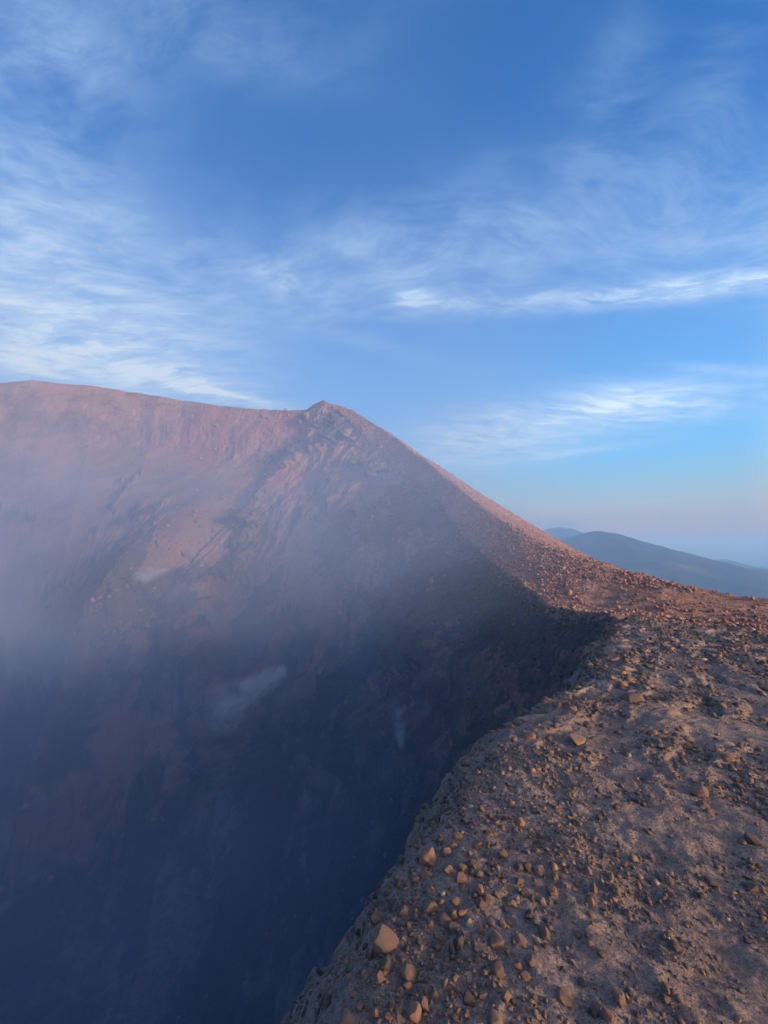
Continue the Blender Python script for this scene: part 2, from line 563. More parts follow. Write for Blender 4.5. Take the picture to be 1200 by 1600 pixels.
cz = float(-1.6 - SLOPE * CORNER[1])
rim_pts = [(-60, -55, 0), (-14, -22, -1.0), (-4.5, -5.0, -2.6), (-1.6, 1.0, -3.0), (0.0, 4.0, -3.4), (4.5, 9.6, -3.4),
           (CORNER[0] + 0.3, CORNER[1] - 0.8, cz - 1.3),
           at(945, 957, 28), at(905, 956, 35), at(860, 947, 43), at(815, 914, 58), at(765, 878, 82), at(722, 838, 110), at(690, 788, 136),
           at(645, 748, 165), at(605, 712, 190), at(565, 678, 214), at(535, 648, 236), at(520, 635, 245), at(505, 625, 251), at(492, 631, 255),
           at(478, 640, 258), at(440, 641, 264), at(400, 639, 270), at(330, 632, 280), at(250, 619, 290), at(150, 603, 298), at(50, 594, 300),
           at(-60, 600, 292), at(-250, 625, 265),
           (-345, 120, 95), (-330, 30, 62), (-270, -30, 38), (-170, -68, 14)]
rim_pts = np.array(rim_pts, float)
ang = np.unwrap(np.arctan2(rim_pts[:, 1] - CY, rim_pts[:, 0] - CX))
order = np.argsort(ang)
assert (np.diff(ang) > 0).all(), np.degrees(ang)
rad = np.hypot(rim_pts[:, 0] - CX, rim_pts[:, 1] - CY)


def periodic(a, xs, ys):
    xs = np.concatenate([xs - 2 * np.pi, xs, xs + 2 * np.pi])
    ys = np.concatenate([ys, ys, ys])
    return np.interp(a, xs, ys)


A_CAM = math.atan2(0 - CY, 0 - CX)


def az_of(x, y):
    return math.atan2(y - CY, x - CX)


def col_step(a):
    dg = math.degrees(a)
    if -43 < dg < -34:
        return R(0.05)
    if -34 < dg < -12:
        return R(0.075)
    if -12 < dg < 60:
        return R(0.13)
    if 60 <= dg < 150:
        return R(0.17)
    return R(0.9)


a_cols = graded(-math.pi, math.pi - R(0.9), col_step)
a_cols = a_cols[a_cols < math.pi - 1e-4]
rim_r = periodic(a_cols, ang, rad)
rim_z = periodic(a_cols, ang, rim_pts[:, 2])
# small smoothing of the polyline and ragged edge
deg = np.degrees(a_cols)
arc = a_cols * 150
rough_amp = np.interp(deg, [-180, -60, -45, -38, -20, 10, 50, 90, 150, 180], [2, 1, 0.1, 0.2, 0.6, 1.2, 1.0, 1.6, 1.6, 2])
rag_r = rough_amp * fbm(arc * 0.11, 1.1, 0, 4)
rag_z = 0.25 * rough_amp * fbm(arc * 0.09, 5.1, 0, 4)
smooth_r, smooth_z = rim_r, rim_z
rim_r = rim_r + rag_r
rim_z = rim_z + rag_z

# wall profiles: (distance in from the rim, height), 8 control points per bearing
prof = {
    'near':  [(0, 0), (1.5, -3), (6, -13), (18, -34), (40, -62), (65, -88), (95, -118), (130, -140)],
    'right': [(0, 0), (1.6, -2.4), (7, -12), (16, -31), (30, -58), (52, -86), (82, -112), (120, -140)],
    'gully': [(0, 0), (5, -7), (15, -24), (36, -56), (58, -92), (84, -128), (104, -160), (135, -192)],
    'spur':  [(0, 0), (5, -15), (18, -34), (50, -66), (80, -100), (104, -142), (122, -190), (146, -236)],
    'bench': [(0, 0), (8, -14), (22, -38), (44, -58), (100, -100), (118, -124), (136, -178), (172, -234)],
    'left':  [(0, 0), (10, -12), (24, -44), (44, -66), (140, -140), (160, -168), (186, -225), (240, -277)],
}
keys = [(-180, 'left'), (-120, 'near'), (-48, 'near'), (-36, 'right'), (12, 'right'), (38, 'gully'), (64, 'spur'), (80, 'bench'), (112, 'left'), (180, 'left')]
kd = np.array([k for k, _ in keys], float)
kq = np.array([[c[0] for c in prof[n]] for _, n in keys], float)
kz = np.array([[c[1] for c in prof[n]] for _, n in keys], float)
NW = 190
prow = np.linspace(0, 1, NW) ** 1.25 * 7.0
ctrl = np.arange(8)


def smooth_interp(x, xs, ys):
    """monotone cubic-ish interpolation along the last axis of ys (n, m)"""
    i = np.clip(np.searchsorted(xs, x, side='right') - 1, 0, len(xs) - 2)
    t = (x - xs[i]) / (xs[i + 1] - xs[i])
    m = np.zeros_like(ys)
    dd = np.diff(ys, axis=0) / np.diff(xs)[:, None]
    m[1:-1] = np.where(dd[1:] * dd[:-1] > 0, 2 * dd[1:] * dd[:-1] / (dd[1:] + dd[:-1] - 1e-12 * (dd[1:] + dd[:-1] == 0)), 0)
    m[0], m[-1] = dd[0], dd[-1]
    h = (xs[i + 1] - xs[i])[:, None]
    t = t[:, None]
    return ((2 * t ** 3 - 3 * t ** 2 + 1) * ys[i] + (t ** 3 - 2 * t ** 2 + t) * h * m[i]
            + (-2 * t ** 3 + 3 * t ** 2) * ys[i + 1] + (t ** 3 - t ** 2) * h * m[i + 1])


cq = smooth_interp(deg, kd, kq)            # (ncol, 8)
czr = smooth_interp(deg, kd, kz)
Q = smooth_interp(prow, ctrl.astype(float), cq.T.copy()).T     # (ncol, NW)
Hh = smooth_interp(prow, ctrl.astype(float), czr.T.copy()).T
FLOOR = -142.0
fade = np.exp(-Q / 6.0)
WR = smooth_r[:, None] + rag_r[:, None] * fade - Q
WZ = smooth_z[:, None] + rag_z[:, None] * fade + Hh
WZ = np.maximum(WZ, FLOOR) + 4 * np.exp(-np.abs(WZ - FLOOR) / 6)
WX = CX + WR * np.cos(a_cols)[:, None]
WY = CY + WR * np.sin(a_cols)[:, None]
# image-like bearings of wall patches seen from the rim (bearing, elevation as seen from the camera foot)
U = WX / np.maximum(WY, 1)
V = WZ / np.maximum(WY, 1)
U = U + 0.075 * fbm(WX * 0.03, WY * 0.03, WZ * 0.03, 6, 0.66)
V = V + 0.090 * fbm(WX * 0.03 + 40, WY * 0.03, WZ * 0.03, 6, 0.66)


def patch(u, v, ru, rv, rot=0):
    dd = pix_dir(u, v)
    uu, vv = dd.x / dd.y, dd.z / dd.y
    a = math.radians(rot)
    du, dv = (U - uu) * F, (V - vv) * F
    p = (du * math.cos(a) + dv * math.sin(a)) / ru
    q = (-du * math.sin(a) + dv * math.cos(a)) / rv
    return np.exp(-(p * p + q * q) ** 1.5)


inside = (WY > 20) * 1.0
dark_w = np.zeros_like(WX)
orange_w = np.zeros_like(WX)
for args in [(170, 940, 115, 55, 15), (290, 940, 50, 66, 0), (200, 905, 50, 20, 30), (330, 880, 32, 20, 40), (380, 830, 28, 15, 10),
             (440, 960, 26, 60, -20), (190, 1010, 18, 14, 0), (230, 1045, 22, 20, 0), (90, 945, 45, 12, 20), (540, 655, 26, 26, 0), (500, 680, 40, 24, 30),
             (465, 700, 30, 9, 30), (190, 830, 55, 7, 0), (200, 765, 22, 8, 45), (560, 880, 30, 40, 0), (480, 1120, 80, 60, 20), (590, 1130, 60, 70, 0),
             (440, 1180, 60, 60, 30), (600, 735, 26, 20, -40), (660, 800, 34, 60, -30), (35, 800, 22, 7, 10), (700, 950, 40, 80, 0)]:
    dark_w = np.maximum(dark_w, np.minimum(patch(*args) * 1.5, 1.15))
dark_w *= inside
for args in [(330, 690, 110, 36, 15), (420, 670, 80, 30, 0), (300, 720, 60, 18, 10), (340, 660, 60, 16, 0), (450, 720, 60, 40, 20)]:
    orange_w = np.maximum(orange_w, np.minimum(1.25, 1.3 * patch(*args)))
orange_w *= inside
# gullies, buttresses and broken rock
depth = np.clip(-Hh, 0, None)
amp = sstep(depth, 0.3, 30) * np.interp(deg, [-180, -50, -38, -20, 20, 60, 80, 130, 180], [5, 2.0, 0.8, 2.0, 5.0, 4.2, 2.8, 2.4, 4])[:, None]
AR = (a_cols[:, None] * 120 + 4 * fbm(WX * 0.02, WY * 0.02, WZ * 0.02, 3))
gul = ridged(AR * 0.035, depth * 0.016, 2.0, 5, 0.5)
crag = fbm(WX * 0.05, WY * 0.05, WZ * 0.05, 6, 0.58)
crag2 = ridged(WX * 0.16, WY * 0.16, WZ * 0.11, 4, 0.55) + 0.35 * fbm(WX * 0.6, WY * 0.6, WZ * 0.6, 4, 0.6) * np.interp(deg, [-45, -36, 15, 40], [0, 1, 1, 0])[:, None]
amp2 = np.interp(deg, [-180, -45, -36, -10, 30, 55, 75, 110, 180], [1, 0.5, 1.1, 1.3, 1.2, 1.0, 0.42, 0.22, 0.4])[:, None] * sstep(depth, 0.2, 6)
bench_calm_d = np.clip(1 - 0.75 * sstep(deg, 70, 84)[:, None] * sstep(depth, 42, 60) * (1 - sstep(WZ, 8, -14)) + dark_w, 0, 1)
bench_calm = 1 - 0.75 * sstep(deg, 70, 84)[:, None] * sstep(depth, 42, 60) * (1 - sstep(WZ, 8, -14))
gul = gul * np.interp(deg, [-40, 60, 76, 180], [1, 1, 0.25, 0.2])[:, None]
rib3 = ridged(AR * 0.11, depth * 0.022, 6.0, 4, 0.55) * np.interp(deg, [-40, -20, 40, 58, 76, 180], [0.6, 1.2, 1.2, 0.45, 0.12, 0.1])[:, None] * sstep(depth, 3, 25)
disp = (rib3 * 2.8 + dark_w * sstep(depth, 0.5, 10) * (1.6 + 2.6 * ridged(WX * 0.10, WY * 0.10, WZ * 0.06, 4, 0.6)) + amp * (gul * 0.5 + crag * 0.7) + amp2 * 1.0 * crag2) * bench_calm_d
WR2 = WR - disp
WX = CX + WR2 * np.cos(a_cols)[:, None]
WY = CY + WR2 * np.sin(a_cols)[:, None]
WZ = WZ + bench_calm * amp2 * (1.2 * fbm(WX * 0.11, WY * 0.11, WZ * 0.11, 5, 0.6))
# terraces (strata) in the lower bench
# outer side: broad crest, then the flank falling away
crest_px = [(1330, 955, 37), (1200, 937, 40), (1100, 924, 46), (1040, 912, 50), (985, 899, 56), (930, 882, 64), (870, 861, 76), (820, 838, 92), (780, 811, 108),
            (740, 783, 126), (690, 742, 150), (640, 703, 182), (590, 667, 215), (545, 639, 240), (507, 628, 256)]
crest = np.array([at(*c) for c in crest_px])
crest = np.vstack([[(20, -70, -14), (45, -30, -12), (52, 8, -9)], crest])
c_ang = np.unwrap(np.arctan2(crest[:, 1] - CY, crest[:, 0] - CX))
c_rad = np.hypot(crest[:, 0] - CX, crest[:, 1] - CY)
oo = np.argsort(c_ang)
k_r = np.interp(a_cols, c_ang[oo], c_rad[oo], left=np.nan, right=np.nan)
k_z = np.interp(a_cols, c_ang[oo], crest[oo, 2])
k_r = np.where(np.isnan(k_r), rim_r + 6, k_r)
k_z = np.where((a_cols < c_ang.min()) | (a_cols > c_ang.max()), rim_z - 0.5, k_z)
k_r = np.maximum(k_r, rim_r + 3.0)
NO, NF = 64, 34
o = (np.linspace(0, 1, NO + 1)[1:]) ** 1.25
OR = rim_r[:, None] + (k_r - rim_r)[:, None] * o
OZ = rim_z[:, None] + (k_z - rim_z)[:, None] * o - 0.0
width = (k_r - rim_r)[:, None]
OZ = OZ + 0.03 * width * np.sin(np.pi * o)[None, :] * np.interp(deg, [-40, -34, -20, 20, 60], [0.0, 0.3, 1, 1, 0.3])[:, None]
fl = np.concatenate([np.array([0.4, 1, 2, 4, 7]), np.linspace(11, 60, 10), np.geomspace(80, 1300, NF - 15)])
FR = k_r[:, None] + fl
FZ = k_z[:, None] - 0.55 * (np.sqrt(fl ** 2 + 5.0 ** 2) - 5.0)
OR = np.concatenate([OR, FR], 1)
OZ = np.concatenate([OZ, FZ], 1)
OX = CX + OR * np.cos(a_cols)[:, None]
OY = CY + OR * np.sin(a_cols)[:, None]
sc_d = np.hypot(OX, OY)
out_t = np.concatenate([o, np.ones(NF)])[None, :]
OZ = OZ + sstep(out_t, 0.0, 0.15) * (0.30 * fbm(OX * 0.12, OY * 0.12, 2.0, 4) + 0.22 * fbm(OX * 0.5, OY * 0.5, 4.0, 5, 0.6))
PX = np.concatenate([WX[:, ::-1], OX], 1)
PY = np.concatenate([WY[:, ::-1], OY], 1)
PZ = np.concatenate([WZ[:, ::-1], OZ], 1)
# keep it under the foreground ground
nearfg = np.hypot(PX - 2, PY - 4)

# colour masks
is_out = np.concatenate([np.zeros((len(a_cols), NW)), np.ones((len(a_cols), NO + NF))], 1)
red = is_out * np.interp(deg, [-60, 40, 58, 66, 70, 180], [1, 1, 0.8, 0.55, 0.2, 0.1])[:, None]
lip = np.concatenate([np.exp(-depth / np.interp(deg, [-40, 60], [0.35, 1.0])[:, None]) , np.zeros((len(a_cols), NO + NF))], 1)
lip[:, :NW] = lip[:, :NW][:, ::-1]
red = np.clip(red + lip * np.interp(deg, [-60, -36.6, -35.5, 55, 62], [0, 0, 1, 1, 0])[:, None], 0, 1)
WXr, WYr, WZr = WX[:, ::-1], WY[:, ::-1], WZ[:, ::-1]
dark = np.zeros_like(PX)
orange = np.zeros_like(PX)
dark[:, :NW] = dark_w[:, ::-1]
orange[:, :NW] = orange_w[:, ::-1]
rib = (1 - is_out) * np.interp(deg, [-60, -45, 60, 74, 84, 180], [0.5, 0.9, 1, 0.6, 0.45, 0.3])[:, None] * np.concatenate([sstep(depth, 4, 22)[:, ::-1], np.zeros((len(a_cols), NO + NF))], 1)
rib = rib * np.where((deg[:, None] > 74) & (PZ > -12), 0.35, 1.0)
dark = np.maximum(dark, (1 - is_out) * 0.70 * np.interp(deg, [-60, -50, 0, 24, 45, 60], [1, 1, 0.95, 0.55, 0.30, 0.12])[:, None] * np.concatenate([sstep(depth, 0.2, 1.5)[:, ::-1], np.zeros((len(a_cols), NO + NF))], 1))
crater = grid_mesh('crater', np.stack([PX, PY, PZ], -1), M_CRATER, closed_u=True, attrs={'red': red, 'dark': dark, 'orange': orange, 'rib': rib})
crater['kind'] = 'structure'
bpy.context.view_layer.update()

# ------------------------------------------------------------------ far land, plain, haze
def mat_far():
    m, t, out = new_mat('far_land')
    p = t.new('ShaderNodeNewGeometry').outputs['Position']
    n = t.noise(p, 0.0016, 7, 0.65, 0.4)
    c = t.ramp(n, [(0.3, (0.018, 0.030, 0.026)), (0.5, (0.045, 0.055, 0.045)), (0.7, (0.14, 0.11, 0.09))])
    principled(t, out, c, 0.95)
    return m


M_FAR = mat_far()
xs = np.linspace(300, 9000, 240)
ys = np.linspace(2600, 10500, 170)
HX, HY = np.meshgrid(xs, ys, indexing='ij')
HZ = np.full_like(HX, -705.0)
hill_px = [(866, 825, 6600, 1300, 900, 1.0), (932, 834, 4600, 1100, 900, 1.0), (1062, 862, 7600, 620, 700, 1.0), (1010, 872, 4300, 1600, 1000, 1.0),
           (1240, 893, 4400, 2600, 900, 1.0), (828, 838, 6200, 1200, 800, 1.0), (1130, 876, 7600, 700, 700, 1.0)]
for (u, v, yy, rx, ry, pw) in hill_px:
    cx_, cy_, top = at(u, v, yy)
    q = np.sqrt(((HX - cx_) / rx) ** 2 + ((HY - cy_) / ry) ** 2)
    cone = -705 + (top + 705) * np.exp(-(np.sqrt(q * q + 0.12) - 0.346) * 0.62)
    HZ = np.logaddexp(HZ / 14.0, cone / 14.0) * 14.0
HZ = HZ - 6
HZ = np.maximum(HZ + 34 * fbm(HX / 800, HY / 800, 1.0, 6, 0.58) + 20 * ridged(HX / 600, HY / 600, 2.0, 5), -706)
edge_f = np.minimum(np.minimum(sstep(HX, 300, 700), sstep(HX, 9000, 8000)), np.minimum(sstep(HY, 2600, 3100), sstep(HY, 10500, 9600)))
HZ = -708 + (HZ + 708) * edge_f
hills = grid_mesh('hills', np.stack([HX, HY, HZ], -1), M_FAR)
hills['kind'] = 'structure'

me = bpy.data.meshes.new('plain')
bm = bmesh.new()
bmesh.ops.create_circle(bm, cap_ends=True, radius=45000, segments=64)
bm.to_mesh(me); bm.free()
me.materials.append(M_FAR)
plain = bpy.data.objects.new('plain', me)
COL.objects.link(plain)
plain.location = (0, 0, -706)
plain['kind'] = 'structure'


def box_object(name, lo, hi, mat):
    me = bpy.data.meshes.new(name)
    bm = bmesh.new()
    bmesh.ops.create_cube(bm, size=1.0)
    for v in bm.verts:
        v.co = Vector([lo[i] + (v.co[i] + 0.5) * (hi[i] - lo[i]) for i in range(3)])
    bm.to_mesh(me); bm.free()
    me.materials.append(mat)
    o = bpy.data.objects.new(name, me)
    COL.objects.link(o)
    o.display_type = 'WIRE'
    return o


m, t, out = new_mat('haze_air')
pv = t.new('ShaderNodeVolumePrincipled')
pv.inputs['Color'].default_value = (0.26, 0.55, 1.0, 1)
pv.inputs['Absorption Color'].default_value = (0.22, 0.25, 0.3, 1)
pv.inputs['Density'].default_value = 1.6e-4
pv.inputs['Anisotropy'].default_value = 0.0
t.l.new(pv.outputs[0], out.inputs['Volume'])
haze = box_object('haze', (-50000, -50000, -707.5), (50000, 50000, 420), m)
haze['kind'] = 'stuff'
haze['label'] = 'pale blue haze lying over the far hills and the plain'

# volcanic fume that fills the crater and drifts up its far left side
m, t, out = new_mat('crater_fume')
p = t.new('ShaderNodeTexCoord').outputs['Object']
sx = t.new('ShaderNodeSeparateXYZ'); t.put(sx.inputs[0], p)
px_, py_, pz_ = sx.outputs
rel = t.vmath('MULTIPLY', t.vmath('SUBTRACT', p, (CX - 10, CY + 5, 0)), (1 / 165.0, 1 / 165.0, 0.0))
rr = t.vmath('LENGTH', rel)
fall = t.smooth(rr, 1.03, 0.84)
deep = t.math('MULTIPLY', t.smooth(pz_, 85.0, -10.0), t.smooth(pz_, -22.0, -60.0, 1.0, 0.03))
n = t.noise(t.vmath('MULTIPLY', p, (1.0, 1.0, 1.5)), 0.014, 5, 0.6, 0.9)
wisps = t.smooth(n, 0.30, 0.72)
body = t.math('MULTIPLY', t.math('MULTIPLY', deep, fall), t.math('ADD', t.math('MULTIPLY', wisps, 1.15), 0.30))
left = t.math('MULTIPLY', t.smooth(px_, -30.0, -200.0), t.smooth(pz_, 165.0, 50.0))
left = t.math('MULTIPLY', left, t.smooth(py_, 20.0, 90.0))
left = t.math('MULTIPLY', left, t.math('ADD', t.math('MULTIPLY', wisps, 0.8), 0.4))
dens = t.math('ADD', t.math('MULTIPLY', body, 0.0066), t.math('MULTIPLY', left, 0.0008))
pv = t.new('ShaderNodeVolumePrincipled')
pv.inputs['Color'].default_value = (0.42, 0.62, 0.97, 1)
pv.inputs['Absorption Color'].default_value = (0.12, 0.12, 0.12, 1)
pv.inputs['Anisotropy'].default_value = 0.0
t.put(pv.inputs['Density'], dens)
t.l.new(pv.outputs[0], out.inputs['Volume'])
fume = box_object('crater_fume', (-400, -70, -150), (60, 320, 172), m)
fume['kind'] = 'stuff'
fume['label'] = 'blue volcanic fume filling the crater'

# ------------------------------------------------------------------ stones
bpy.context.view_layer.update()
rs = np.random.RandomState(11)


def hull_verts(n, r, rough=0.22, boxy=None):
    """an angular stone: the convex hull of points spread over a ball"""
    k = np.arange(n) + 0.5
    ph = np.arccos(1 - 2 * k / n)
    th = np.pi * (1 + 5 ** 0.5) * k + r.uniform(0, 6.28)
    P = np.stack([np.cos(th) * np.sin(ph), np.sin(th) * np.sin(ph), np.cos(ph)], -1)
    P += r.normal(0, 0.22, P.shape)
    P /= np.linalg.norm(P, axis=1)[:, None]
    e = boxy or r.uniform(2.2, 4.5)                        # towards a box, so that faces stay broad
    P /= (np.abs(P) ** e).sum(1)[:, None] ** (1 / e)
    P *= (1 + r.uniform(-rough, rough, n))[:, None]
    return P


def hull_mesh(P):
    bm = bmesh.new()
    for p in P:
        bm.verts.new(p)
    res = bmesh.ops.convex_hull(bm, input=bm.verts[:])
    junk = [g for g in res['geom_interior'] + res['geom_unused'] if isinstance(g, bmesh.types.BMVert)]
    if junk:
        bmesh.ops.delete(bm, geom=list(set(junk)), context='VERTS')
    bmesh.ops.recalc_face_normals(bm, faces=bm.faces[:])
    return bm


def stone_data(name, r, n=16, boxy=None):
    """one weathered stone of its own: hull, worn edges, dents"""
    bm = hull_mesh(hull_verts(n, r, 0.22 if boxy is None else 0.1, boxy))
    bmesh.ops.dissolve_limit(bm, angle_limit=R(14), verts=bm.verts[:], edges=bm.edges[:])
    bmesh.ops.bevel(bm, geom=bm.edges[:] + bm.verts[:], offset=0.10, segments=2, profile=0.6, affect='EDGES', clamp_overlap=True)
    bmesh.ops.triangulate(bm, faces=bm.faces[:])
    bmesh.ops.subdivide_edges(bm, edges=[e for e in bm.edges if e.calc_length() > 0.28], cuts=1, use_grid_fill=True)
    bmesh.ops.triangulate(bm, faces=bm.faces[:])
    bm.normal_update()
    C0 = np.array([v.co[:] for v in bm.verts])
    o = r.uniform(0, 50, 3)
    dn = 0.075 * fbm(C0[:, 0] * 1.3 + o[0], C0[:, 1] * 1.3 + o[1], C0[:, 2] * 1.3 + o[2], 2) + 0.035 * fbm(C0[:, 0] * 5 + o[1], C0[:, 1] * 5, C0[:, 2] * 5, 3)
    for v, q in zip(bm.verts, dn):
        v.co += v.normal * float(q)
    for f in bm.faces:
        f.smooth = True
    me = bpy.data.meshes.new(name)
    bm.to_mesh(me); bm.free()
    me.materials.append(M_STONE)
    return me


STONES = 0


def put_stone(hit, w_m, h_m, tint, label, name, group=None, me=None, tilt=0.35, sink=0.38, d_m=None, yaw=None):
    global STONES
    me = me or stone_data(name, rs, int(rs.randint(13, 24)))
    ob = bpy.data.objects.new(name, me)
    COL.objects.link(ob)
    rz = 0.5 * h_m * 0.92
    ry = 0.5 * (d_m or (0.55 * w_m + 0.45 * h_m))
    ob.scale = (0.5 * w_m, ry, rz)
    ob.rotation_euler = (rs.normal(0, tilt * 0.5), rs.normal(0, tilt * 0.5), rs.uniform(-0.5, 0.5) if yaw is None else yaw)
    ob.location = (hit[0], hit[1], hit[2] + rz * (1 - 2 * sink))
    ob['tint'] = float(tint)
    ob['label'] = label
    ob['category'] = 'stone' if max(w_m, h_m) < 0.30 else 'boulder'
    if group:
        ob['group'] = group
    STONES += 1
    return ob


def hit_ground(u, v):
    ok, p, nrm, _ = ground.ray_cast(Vector((0, 0, 0)), pix_dir(u, v).normalized(), distance=60)
    ok2, p2, _, _ = crater.ray_cast(Vector((0, 0, 0)), pix_dir(u, v).normalized(), distance=2000)
    if ok2 and (not ok or p2.length < p.length):
        return p2
    return p if ok else None


def pixel_stone(u, v, w, h, tint, label, name='stone', group=None, **kw):
    p = hit_ground(u, v + 0.30 * h)
    if p is None:
        return None
    vd = pix_dir(u, v)
    depth = p.dot(Vector((0, math.cos(PITCH), math.sin(PITCH))))
    c = 1.0 / vd.length
    return put_stone(p, w * depth / F, h * depth / F * (0.45 + 0.55 * c), tint, label, name, group, **kw)


